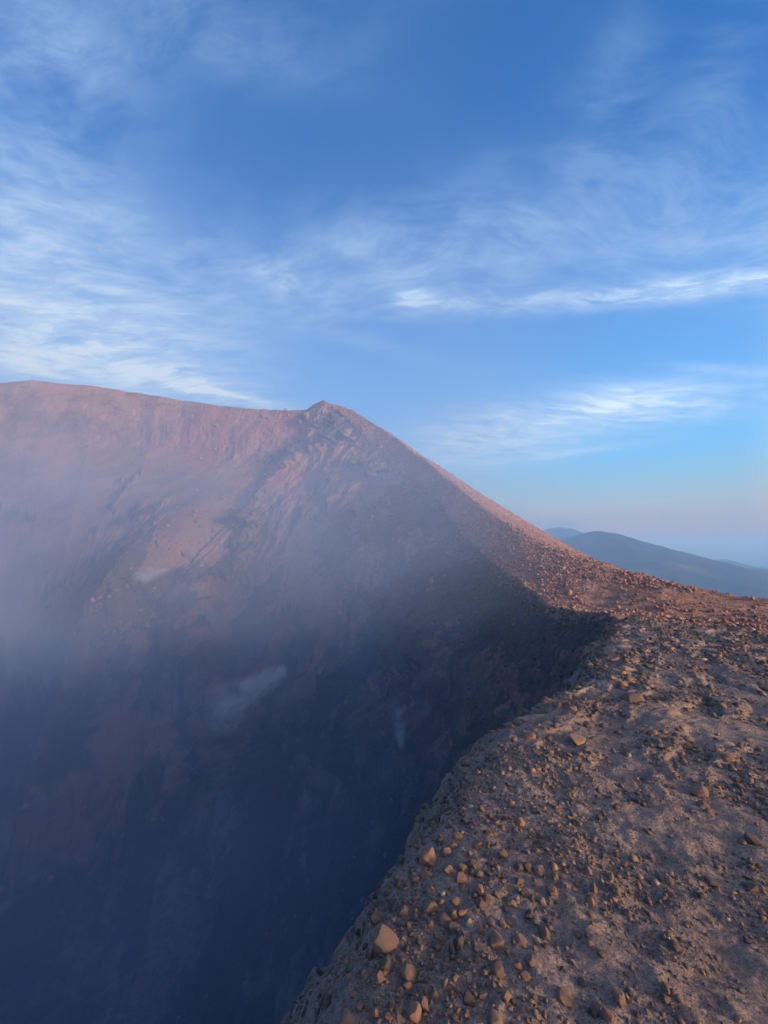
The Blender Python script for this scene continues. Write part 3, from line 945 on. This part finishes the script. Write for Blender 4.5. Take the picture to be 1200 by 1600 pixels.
# (u, v, width, height in photo pixels, tint, label)
BIG = [
    (603, 1467, 42, 34, .80, 'largest orange-brown stone on the crater edge, broad and rounded'),
    (668, 1337, 26, 33, .84, 'tall wedge-shaped orange stone right at the crater edge, above a flatter olive one'),
    (668, 1366, 20, 13, .42, 'flat olive-brown stone tucked under the tall orange wedge at the edge'),
    (698, 1328, 18, 18, .78, 'rounded orange-brown stone in the cluster right of the tall orange wedge'),
    (708, 1320, 13, 12, .88, 'small reddish stone at the right end of the cluster beside the tall orange wedge'),
    (715, 1304, 17, 17, .55, 'brown stone topping the cluster beside the tall orange wedge'),
    (687, 1313, 13, 12, .15, 'grey stone between the tall orange wedge and the brown cluster'),
    (702, 1359, 15, 17, .82, 'egg-shaped orange stone leaning left below the edge cluster'),
    (722, 1353, 16, 17, .50, 'round brown stone right of the egg-shaped orange one'),
    (737, 1347, 18, 14, .25, 'grey slab tilted against the round brown stone'),
    (720, 1370, 17, 11, .86, 'low reddish-orange stone just below the round brown one'),
    (673, 1412, 28, 24, .72, 'pale orange blocky stone above a bare dusty patch'),
    (633, 1423, 22, 16, .48, 'flat dusty brown stone half sunk left of the pale orange block'),
    (588, 1433, 26, 20, .22, 'dark brown stone directly above the largest stone on the edge'),
    (604, 1503, 23, 22, .20, 'dark grey stone just below the largest orange-brown stone'),
    (638, 1515, 25, 28, .62, 'upright brown stone with a flat face, right of the dark grey one'),
    (577, 1487, 11, 26, .34, 'narrow dark brown stone on the left flank of the largest stone'),
    (696, 1434, 20, 22, .82, 'orange stone with a chipped corner in the middle of a loose row'),
    (710, 1427, 13, 20, .80, 'thin upright orange stone pressed against the row beside it'),
    (722, 1423, 20, 13, .88, 'low reddish stone at the upper end of the loose row'),
    (709, 1446, 18, 16, .36, 'dull brown stone at the foot of the loose orange row'),
    (733, 1441, 11, 15, 1.0, 'pale cream stone standing out among the brown ones'),
    (672, 1441, 10, 16, .52, 'small upright brown stone left of the loose orange row'),
    (718, 1470, 18, 22, .12, 'dark grey angular stone below the pale cream one'),
    (707, 1482, 10, 20, .16, 'narrow dark stone leaning on the dark grey angular one'),
    (774, 1465, 25, 26, .66, 'light brown blocky stone with a chipped top'),
    (768, 1442, 14, 14, .56, 'squarish brown stone resting above the chipped light brown block'),
    (785, 1441, 13, 15, .80, 'small orange stone right of the squarish brown one'),
    (753, 1451, 9, 20, .40, 'thin brown blade of stone left of the chipped light brown block'),
    (750, 1389, 13, 22, .64, 'upright brown stone in a group of four on dark ash'),
    (763, 1401, 16, 17, .70, 'light brown cube-like stone in a group of four on dark ash'),
    (750, 1409, 14, 13, .20, 'grey stone at the bottom of the group of four on dark ash'),
    (776, 1395, 9, 15, .58, 'small pointed brown stone at the right of the group of four on dark ash'),
    (647, 1575, 20, 38, .74, 'tall pointed light brown stone near the bottom of the edge'),
    (663, 1565, 14, 28, .60, 'slender upright stone standing right of the tall pointed one'),
    (623, 1577, 13, 17, .78, 'small orange stone standing left of the tall pointed one'),
    (588, 1579, 13, 19, .84, 'upright orange stone alone on dusty ground near the bottom edge'),
    (543, 1591, 28, 20, .58, 'broad brown stone cut by the bottom of the photo near the crater edge'),
    (562, 1572, 10, 13, .82, 'small round orange stone above the broad brown one at the bottom'),
    (775, 1508, 24, 30, .42, 'olive-brown upright rock with a broken right side'),
    (757, 1518, 13, 20, .38, 'dull brown stone leaning left of the olive-brown upright one'),
    (733, 1558, 18, 24, .10, 'smooth dark oval stone lying on dark ash'),
    (695, 1535, 11, 18, .66, 'thin light brown upright stone left of the smooth dark oval'),
    (773, 1587, 22, 30, .70, 'big light brown stone at the very bottom of the photo'),
    (791, 1552, 14, 18, .80, 'orange stone just above the big light brown one at the bottom'),
    (843, 1358, 18, 15, .70, 'smooth light brown oval stone right of two upright dark ones'),
    (825, 1353, 13, 20, .34, 'dark brown upright stone left of the smooth light brown oval'),
    (811, 1352, 11, 14, .28, 'dark squat stone leftmost of three beside the smooth light brown oval'),
    (868, 1367, 11, 15, .58, 'small upright brown stone right of the smooth light brown oval'),
    (862, 1387, 15, 19, .62, 'cracked brown stone below the small upright one'),
    (918, 1358, 12, 15, .76, 'bright orange-brown chip standing alone on grey ash'),
    (928, 1385, 11, 21, .56, 'tall narrow stone standing alone on grey ash'),
    (923, 1405, 13, 17, .82, 'orange stone below the tall narrow one'),
    (953, 1367, 12, 14, .50, 'round brown stone above a small heap of dark fragments'),
    (963, 1388, 15, 17, .44, 'knobbly stone in the small heap of dark fragments'),
    (852, 1453, 18, 24, .40, 'olive-brown lumpy stone at the left of bare brown ground'),
    (813, 1467, 24, 18, .76, 'tilted orange-brown stone beside the olive lumpy one'),
    (841, 1469, 10, 11, 1.0, 'small cream stone under the olive lumpy one'),
    (820, 1525, 19, 14, .90, 'reddish flat stone low in a line of pale chips'),
    (880, 1552, 24, 23, .78, 'orange-brown angular stone lying alone in dark ash'),
    (966, 1553, 20, 26, .76, 'orange-brown five-sided stone set alone in dark ash'),
    (1042, 1542, 16, 17, .60, 'upper brown stone of a touching pair in the ash'),
    (1041, 1558, 15, 14, .36, 'lower dull stone of a touching pair in the ash'),
    (1054, 1475, 17, 19, .32, 'grey-brown block lying alone on smooth ash'),
    (1036, 1462, 10, 14, .40, 'small grey-brown stone just above the lone block on smooth ash'),
    (1137, 1181, 19, 12, .90, 'reddish flat stone on the slope far to the right'),
    (1092, 1232, 28, 22, .68, 'light brown boulder with a trail of small stones below it'),
    (1098, 1255, 16, 14, .48, 'dull brown stone right under the light brown boulder'),
    (1108, 1265, 13, 11, .40, 'second stone in the trail below the light brown boulder'),
    (1033, 1165, 14, 9, .70, 'flat yellowish stone on a smooth grey patch'),
    (1020, 1143, 14, 12, .66, 'round light brown stone on the far side of the smooth grey patch'),
    (813, 1282, 17, 17, .86, 'notched orange stone alone near the crater edge'),
    (870, 1183, 12, 10, .44, 'small brown stone alone on grey dust'),
    (827, 1149, 21, 13, .92, 'reddish flat stone on the knoll of the rim'),
    (1177, 1308, 20, 22, .16, 'dark jagged stone at the far right of the slope'),
    (1160, 1313, 14, 12, .46, 'brown stone leaning left of the dark jagged one'),
    (1113, 1377, 20, 13, .24, 'dark flat stone on smooth grey ash far right'),
    (1172, 1383, 20, 17, .34, 'grey-brown slab sunk in the ash by the right border'),
    (1048, 1395, 12, 18, .40, 'narrow brown stone upright in bare ash'),
    (950, 1584, 14, 30, .94, 'reddish upright shard near the bottom of the photo'),
    (928, 1580, 14, 22, .14, 'dark shard left of the reddish upright one'),
    (981, 1044, 27, 15, .96, 'bright rust-red lump of scoria on the crater edge'),
    (957, 1030, 16, 11, .72, 'light brown stone just left of the rust-red lump'),
    (956, 1058, 12, 8, .66, 'small light brown stone below the rust-red lump'),
    (973, 1067, 16, 9, .70, 'flat tan stone below the rust-red lump'),
    (852, 1096, 13, 10, .90, 'rust-coloured stone on top of the rim knoll'),
    (819, 1113, 12, 9, .88, 'reddish stone on the crater-side brow of the rim knoll'),
    (896, 1106, 13, 11, .88, 'reddish lump behind the sunken reddish slab'),
    (944, 1132, 13, 11, .56, 'brown stone right of the sunken reddish slab'),
    (921, 1131, 15, 13, .52, 'brown block at the upper end of the sunken reddish slab'),
    (1075, 1107, 14, 8, .62, 'flat tan stone in the middle of the far slope'),
    (1108, 1083, 14, 8, .58, 'flat tan stone near the reddish far slope'),
    (1196, 1122, 14, 15, .80, 'orange stone cut by the right border of the photo'),
    (1158, 1008, 16, 7, .92, 'low red stone where the grey ash meets the red slope'),
    (888, 925, 11, 14, .86, 'pale orange boulder standing alone on the red slope above the rim'),
]
for (u, v, w, h, ti, lab) in BIG:
    pixel_stone(u, v, w, h, ti, lab)
# the sunken reddish slab and a rock outcrop
sl = pixel_stone(903, 1152, 24, 20, .80, 'reddish slab sunk edge-on in the slope of the rim knoll', d_m=0.26, yaw=-0.75, tilt=0.3, sink=0.46, me=stone_data('stone', rs, 15))
oc = pixel_stone(987, 1086, 34, 26, .46, 'brown lumpy outcrop with small stones round its foot', tilt=0.1, sink=0.45)

TAKEN = [q[:4] for q in BIG]
protos = [stone_data('stone', rs, int(rs.randint(11, 20))) for _ in range(16)]


def tint_pick():
    return float(np.clip(rs.choice([0.08, 0.2, 0.34, 0.5, 0.64, 0.78, 0.9], p=[.08, .16, .22, .20, .15, .13, .06]) + rs.normal(0, 0.05), 0, 0.97))


ANCHORS = [
    (603, 1467, 'the largest stone on the edge'), (668, 1340, 'the tall orange wedge'), (673, 1412, 'the pale orange block'),
    (733, 1441, 'the pale cream stone'), (718, 1472, 'the dark grey angular stone'), (774, 1462, 'the chipped light brown block'),
    (758, 1400, 'the group of four on dark ash'), (647, 1575, 'the tall pointed stone'), (543, 1591, 'the broad brown stone at the bottom'),
    (588, 1579, 'the upright orange stone'), (775, 1508, 'the olive-brown upright stone'), (733, 1558, 'the smooth dark oval'),
    (773, 1587, 'the big light brown bottom stone'), (843, 1358, 'the smooth light brown oval'), (923, 1385, 'the tall narrow stone'),
    (963, 1388, 'the heap of dark fragments'), (852, 1453, 'the olive lumpy stone'), (820, 1525, 'the flat stone among pale chips'),
    (880, 1552, 'the lone orange-brown angular stone'), (966, 1553, 'the five-sided orange stone'), (1042, 1550, 'the touching pair'),
    (1054, 1475, 'the lone grey-brown block'), (1137, 1181, 'the reddish flat stone far right'), (1092, 1232, 'the light brown boulder'),
    (1033, 1165, 'the flat yellowish stone'), (813, 1282, 'the notched orange stone'), (827, 1149, 'the reddish flat knoll stone'),
    (1170, 1310, 'the dark jagged stone'), (1113, 1377, 'the dark flat stone'), (1172, 1383, 'the slab by the right border'),
    (950, 1584, 'the reddish upright shard'), (981, 1044, 'the rust-red lump'), (987, 1086, 'the brown lumpy outcrop'),
    (903, 1152, 'the sunken reddish slab'), (852, 1096, 'the rust-coloured knoll stone'), (1196, 1122, 'the orange stone by the border'),
    (722, 1353, 'the round brown edge stone'), (638, 1515, 'the upright flat-faced brown stone'), (870, 1183, 'the small stone on grey dust'),
    (1048, 1395, 'the narrow upright stone'), (1075, 1107, 'the flat tan far stone')]
TINTS = [(0.14, 'dark grey'), (0.27, 'grey'), (0.42, 'dull brown'), (0.57, 'brown'), (0.71, 'light brown'), (0.84, 'orange'), (1.1, 'reddish')]
used_labels = set()


def small_label(u, v, w, h, tint):
    """colour, shape and where the stone lies beside the nearest well-marked one"""
    au, av, nm = min(ANCHORS, key=lambda q: (q[0] - u) ** 2 + (q[1] - v) ** 2)
    du, dv = u - au, v - av
    r = math.hypot(du, dv)
    k = int(round(math.degrees(math.atan2(-dv, du)) / 45.0)) % 8
    side = ['right of', 'above and right of', 'above', 'above and left of', 'left of', 'below and left of', 'below', 'below and right of'][k]
    far = 'just ' if r < 32 else 'a little ' if r < 62 else 'well '
    col = next(n_ for t_, n_ in TINTS if tint < t_)
    shp = 'upright ' if h > 1.08 * w else 'flat ' if h < 0.72 * w else ''
    lab = 'small %s%s stone %s%s %s' % (shp, col, far, side, nm)
    return lab if len(lab.split()) <= 16 else lab[6:] if len(lab.split()) == 17 else lab[6:].replace('a little ', 'near, ')


ZONES = [   # centre, spread, count, size range, group
    ((640, 1480), (95, 85), 46, (9, 16), 'small stones crowding the near crater edge'),
    ((760, 1450), (70, 90), 40, (9, 16), 'small stones on the dark ash behind the edge'),
    ((760, 1300), (80, 50), 24, (8, 13), 'small stones on the dusty shoulder'),
    ((930, 1430), (120, 110), 22, (8, 13), 'small stones in the open ash'),
    ((1090, 1350), (90, 110), 20, (8, 14), 'flat stones on the ash slope'),
    ((900, 1130), (70, 40), 22, (8, 12), 'small stones on the rim knoll'),
    ((1080, 1120), (90, 70), 20, (8, 12), 'small stones on the far ash'),
]
for (cu, cv), (du, dv), cnt, (lo, hi), grp in ZONES:
    k = 0
    for _ in range(cnt * 12):
        if k >= cnt or STONES >= 298:
            break
        u, v = rs.normal(cu, du), rs.normal(cv, dv)
        if not (430 < u < 1195 and 1000 < v < 1595):
            continue
        p = hit_ground(u, v)
        if p is None or p.length > 20:
            continue
        sg, sw = p.x * T[0] + p.y * T[1], p.x * N[0] + p.y * N[1]
        if sw - float(edge(np.array([sg]))[0]) < 0.06:
            continue
        w = lo + (hi - lo) * rs.uniform() ** 2
        h = w * rs.uniform(0.7, 1.3) if v > 1330 else w * rs.uniform(0.5, 0.9)
        if any(abs(u - q[0]) < 0.5 * (w + q[2]) and abs(v - q[1]) < 0.5 * (h + q[3]) for q in TAKEN):
            continue
        ti = tint_pick()
        lab = small_label(u, v, w, h, ti)
        if lab in used_labels:
            continue
        used_labels.add(lab)
        TAKEN.append((u, v, w, h))
        pixel_stone(u, v, w, h, ti, lab, 'stone', grp, me=protos[rs.randint(16)])
        k += 1


# ---- countless gravel and rubble: thousands of small hulls joined into one mesh
LIB = []
for i in range(10):
    bm = hull_mesh(hull_verts(int(rs.randint(9, 15)), rs, 0.2))
    bmesh.ops.triangulate(bm, faces=bm.faces[:])
    bm.verts.index_update()
    LIB.append((np.array([v.co[:] for v in bm.verts]), np.array([[v.index for v in f.verts] for f in bm.faces])))
    bm.free()


def scatter(name, P, size, tint, mat, label, flat=0.65, sink=0.25, tilt=0.4):
    n = len(P)
    V, Fc, Tn, base_i = [], [], [], 0
    lib = rs.randint(0, len(LIB), n)
    for li, (lv, lf) in enumerate(LIB):
        idx = np.where(lib == li)[0]
        if not len(idx):
            continue
        m = len(idx)
        yaw = rs.uniform(0, 6.283, m)
        a, b = rs.normal(0, tilt, m), rs.normal(0, tilt, m)
        sc = np.stack([rs.uniform(0.75, 1.3, m), rs.uniform(0.65, 1.0, m), flat * rs.uniform(0.7, 1.35, m)], -1) * (0.5 * size[idx])[:, None]
        q = lv[None] * sc[:, None, :]
        ca, sa, cb, sb, cyw, syw = np.cos(a), np.sin(a), np.cos(b), np.sin(b), np.cos(yaw), np.sin(yaw)
        x, y, z = q[..., 0], q[..., 1], q[..., 2]
        y, z = y * ca[:, None] - z * sa[:, None], y * sa[:, None] + z * ca[:, None]
        x, z = x * cb[:, None] + z * sb[:, None], -x * sb[:, None] + z * cb[:, None]
        x, y = x * cyw[:, None] - y * syw[:, None], x * syw[:, None] + y * cyw[:, None]
        q = np.stack([x, y, z], -1) + P[idx][:, None, :]
        q[..., 2] += (sc[:, 2] * (1 - 2 * sink))[:, None]
        V.append(q.reshape(-1, 3))
        Fc.append((lf[None] + (np.arange(m) * len(lv))[:, None, None]).reshape(-1, 3) + base_i)
        Tn.append(np.repeat(tint[idx], len(lv)))
        base_i += m * len(lv)
    me = bpy.data.meshes.new(name)
    make_mesh(me, np.concatenate(V), np.concatenate(Fc))
    at_ = me.attributes.new('tint', 'FLOAT', 'POINT')
    at_.data.foreach_set('value', np.concatenate(Tn).astype(np.float32))
    me.materials.append(mat)
    ob = bpy.data.objects.new(name, me)
    COL.objects.link(ob)
    ob['kind'] = 'stuff'
    ob['label'] = label
    return ob


NG = 32000
dist = np.exp(rs.uniform(math.log(1.15), math.log(24.0), NG * 4))
azm = rs.uniform(R(-38), R(62), NG * 4)
gx, gy = dist * np.sin(azm), dist * np.cos(azm)
gz, gs, gw, gfar = ground_parts(gx, gy)
clump = fbm(gx * 1.3, gy * 1.3, 4.0, 4)
keep_p = np.clip(0.28 + 1.5 * clump + 0.45 * np.exp(-((gw - 0.6) / 0.5) ** 2) * (dist < 4) + 0.25 * sstep(dist, 5, 10), 0.06, 1)
keep = (gw > -0.5) & (gfar < 2.5) & (rs.uniform(size=NG * 4) < keep_p)
gx, gy, gz, gw, dist, gfar = (q[keep][:NG] for q in (gx, gy, gz, gw, dist, gfar))
pxs = np.minimum(1.55 * (1 - rs.uniform(size=len(gx))) ** (-1 / 2.25), 8.5)
gsz = np.clip(pxs * dist / F * 1.1, 0.005, 0.11)
gt = np.clip(rs.choice([0.08, 0.2, 0.34, 0.5, 0.66, 0.8, 0.92, 1.0], size=len(gx), p=[.03, .12, .31, .26, .14, .09, .043, .007]) + rs.normal(0, 0.04, len(gx)), 0, 1)
scatter('gravel', np.stack([gx, gy, gz], -1), gsz, gt, M_GRAVEL, 'loose gravel and small stones all over the rim ash', flat=0.6, sink=0.36)

# half-buried lumps that break up the lip of the crater
es = np.exp(rs.uniform(math.log(0.7), math.log(17.0), 1500))
ew = rs.uniform(-0.55, 0.16, 1500)
eo = edge(es)
ex, ey = es * T[0] + (ew + eo) * N[0], es * T[1] + (ew + eo) * N[1]
esz = np.clip(np.minimum(5.0 * (1 - rs.uniform(size=1500)) ** (-1 / 2.6), 20) * np.maximum(es, 1.6) / F, 0.012, 0.22)
scatter('gravel', np.stack([ex, ey, ground_z(ex, ey)], -1), esz, np.clip(rs.normal(0.36, 0.13, 1500), 0.1, 0.75), M_GRAVEL, 'half-buried lumps and stones along the broken crater lip', flat=0.8, sink=0.55)

# red scoria blocks on the outer slope
ii = rs.randint(0, len(a_cols) - 1, 60000)
jj = rs.randint(0, NO + 8, 60000)
dg_i = deg[ii]
ok = (dg_i > -45) & (dg_i < 62) & (OY[ii, jj] > 8)
ii, jj = ii[ok], jj[ok]
f1, f2 = rs.uniform(size=len(ii)), rs.uniform(size=len(ii))
def bil(A):
    return (A[ii, jj] * (1 - f1) * (1 - f2) + A[ii + 1, jj] * f1 * (1 - f2) + A[ii, jj + 1] * (1 - f1) * f2 + A[ii + 1, jj + 1] * f1 * f2)
rx_, ry_, rz_ = bil(OX), bil(OY), bil(OZ)
dd_ = np.hypot(rx_, ry_)
pk = np.clip(1.25 - dd_ / 260, 0.2, 1) * np.clip(0.55 + 1.5 * fbm(rx_ * 0.10, ry_ * 0.10, 2, 4), 0.08, 1)
sel = rs.uniform(size=len(ii)) < pk
_gz, _gs, _gw, _gf = ground_parts(rx_, ry_)
rz_ = np.where((_gw > 0.2) & (_gw < 24) & (_gs < 29) & (_gs > -5), np.maximum(rz_, _gz), rz_)
sel = sel & ~((_gw > 0.2) & (_gw < 24) & (_gf < 1.2) & (_gs < 29))
rx_, ry_, rz_, dd_ = rx_[sel][:20000], ry_[sel][:20000], rz_[sel][:20000], dd_[sel][:20000]
px2 = np.minimum(1.7 * (1 - rs.uniform(size=len(rx_))) ** (-1 / 2.3), 10)
ssz = np.clip(np.minimum(px2, np.interp(dd_, [20, 50, 90, 140], [7, 5.0, 3.6, 2.4])) * dd_ / F, 0.05, 1.2)
scatter('rubble', np.stack([rx_, ry_, rz_], -1), ssz, np.clip(rs.beta(2, 2.2, len(rx_)), 0, 1), M_SCORIA, 'red scoria rubble covering the outer slope of the cone', flat=0.75, sink=0.2)

# and where the red scoria laps over the end of the ash
dist = np.exp(rs.uniform(math.log(9.0), math.log(48.0), 26000))
azm = rs.uniform(R(22), R(60), 26000)
gx, gy = dist * np.sin(azm), dist * np.cos(azm)
gz, gs, gw, gfar = ground_parts(gx, gy)
keep = (gfar > 0.8) & (gw > 0.2) & (gw < 24) & (gs < 29) & (rs.uniform(size=26000) < np.clip(0.5 + 1.3 * fbm(gx * 0.4, gy * 0.4, 2.0, 4), 0.1, 1) * sstep(gfar, 0.5, 2.5))
gx, gy, gz, dist = (q[keep][:6000] for q in (gx, gy, gz, dist))
px3 = np.minimum(1.7 * (1 - rs.uniform(size=len(gx))) ** (-1 / 2.3), 7)
scatter('rubble', np.stack([gx, gy, gz], -1), px3 * dist / F, np.clip(rs.beta(2, 2.2, len(gx)), 0, 1), M_SCORIA, 'red scoria rubble where the outer slope meets the grey ash', flat=0.7, sink=0.25)

# fallen blocks on the inner walls and the bench below the far rim
ii = rs.randint(0, len(a_cols) - 1, 40000)
jj = rs.randint(2, NW - 2, 40000)
ok = (deg[ii] > -40) & (deg[ii] < 110)
ii, jj = ii[ok], jj[ok]
right_lip = (deg[ii] < 25) & (WZ[ii, jj] > rim_z[ii] - 45)
bench_b = (deg[ii] > 66) & (deg[ii] < 92) & (WZ[ii, jj] < 35) & (WZ[ii, jj] > -30)
pk = np.where(right_lip, 0.45, np.where(bench_b, 0.22, 0.02))
sel = rs.uniform(size=len(ii)) < pk
ii, jj = ii[sel][:7000], jj[sel][:7000]
bx, by, bz = WX[ii, jj], WY[ii, jj], WZ[ii, jj]
db = np.sqrt(bx ** 2 + by ** 2 + bz ** 2)
bs = np.clip(np.minimum(2.2 * (1 - rs.uniform(size=len(bx))) ** (-1 / 2.4), 8) * db / F, 0.1, 2.6)
bt = np.where(deg[ii] < 25, rs.uniform(0.1, 0.4, len(bx)), rs.uniform(0.5, 0.85, len(bx)))
scatter('fallen_rubble', np.stack([bx, by, bz], -1), bs, bt, M_GRAVEL, 'fallen blocks lying on the inner crater walls', flat=0.8, sink=0.3)
print('stones', STONES, 'tris', sum(len(o.data.loop_triangles) or sum(len(p.vertices) - 2 for p in []) for o in bpy.data.objects if o.type == 'MESH'))

# ------------------------------------------------------------------ steam rising from vents in the wall
bpy.context.view_layer.update()


def steam(u0, v0, u1, v1, thick, strength, label, seed):
    """a ragged puff between two points just in front of the crater wall"""
    pts = []
    for (u, v) in ((u0, v0), (u1, v1)):
        ok, p, nrm, _ = crater.ray_cast(Vector((0, 0, 0)), pix_dir(u, v).normalized(), distance=2000)
        pts.append(p * 0.955)
    a, b = pts
    L = (b - a).length
    mid = (a + b) / 2
    r = thick / F * mid.y
    me = bpy.data.meshes.new('steam_plume')
    bm = bmesh.new()
    bmesh.ops.create_icosphere(bm, subdivisions=3, radius=1.0)
    bm.to_mesh(me); bm.free()
    m, t, out = new_mat('steam')
    tc = t.new('ShaderNodeTexCoord').outputs['Object']
    sx = t.new('ShaderNodeSeparateXYZ'); t.put(sx.inputs[0], tc)
    nz = t.noise(t.vmath('ADD', t.vmath('MULTIPLY', tc, (1.0, 1.0, L / (2.6 * r))), (seed, seed * 2.0, 0.0)), 1.5, 4, 0.6, 0.8)
    # thin where it leaves the vent, spreading as it drifts
    along = t.math('MULTIPLY_ADD', sx.outputs[2], 0.5, 0.5)
    rad2 = t.math('SQRT', t.math('ADD', t.math('MULTIPLY', sx.outputs[0], sx.outputs[0]), t.math('MULTIPLY', sx.outputs[1], sx.outputs[1])))
    wid = t.math('MULTIPLY_ADD', along, 0.75, 0.22)
    core = t.smooth(t.math('DIVIDE', rad2, wid), 1.0, 0.1)
    ends = t.math('MULTIPLY', t.smooth(along, 0.02, 0.12), t.smooth(along, 1.0, 0.55))
    den = t.math('MULTIPLY', t.math('MULTIPLY', core, ends), t.smooth(nz, 0.38, 0.66))
    pv = t.new('ShaderNodeVolumePrincipled')
    pv.inputs['Color'].default_value = (0.95, 0.96, 0.98, 1)
    t.put(pv.inputs['Density'], t.math('MULTIPLY', den, strength / r))
    t.l.new(pv.outputs[0], out.inputs['Volume'])
    me.materials.append(m)
    ob = bpy.data.objects.new('steam_plume', me)
    COL.objects.link(ob)
    ob.location = mid
    ob.scale = (r * 1.1, r * 1.1, L * 0.56)
    ob.rotation_mode = 'QUATERNION'
    ob.rotation_quaternion = (b - a).to_track_quat('Z', 'Y')
    ob['label'] = label
    ob['category'] = 'steam'
    return ob


steam(446, 1046, 335, 1122, 50, 13.0, 'white plume of steam drifting down across the middle of the crater wall', 3.0)
steam(262, 890, 205, 905, 24, 2.0, 'small pale puff of steam on the edge of the bench, between two dark outcrops', 7.0)
steam(628, 1170, 620, 1105, 22, 0.5, 'faint wisp of steam standing upright low on the dark right-hand crater wall', 11.0)
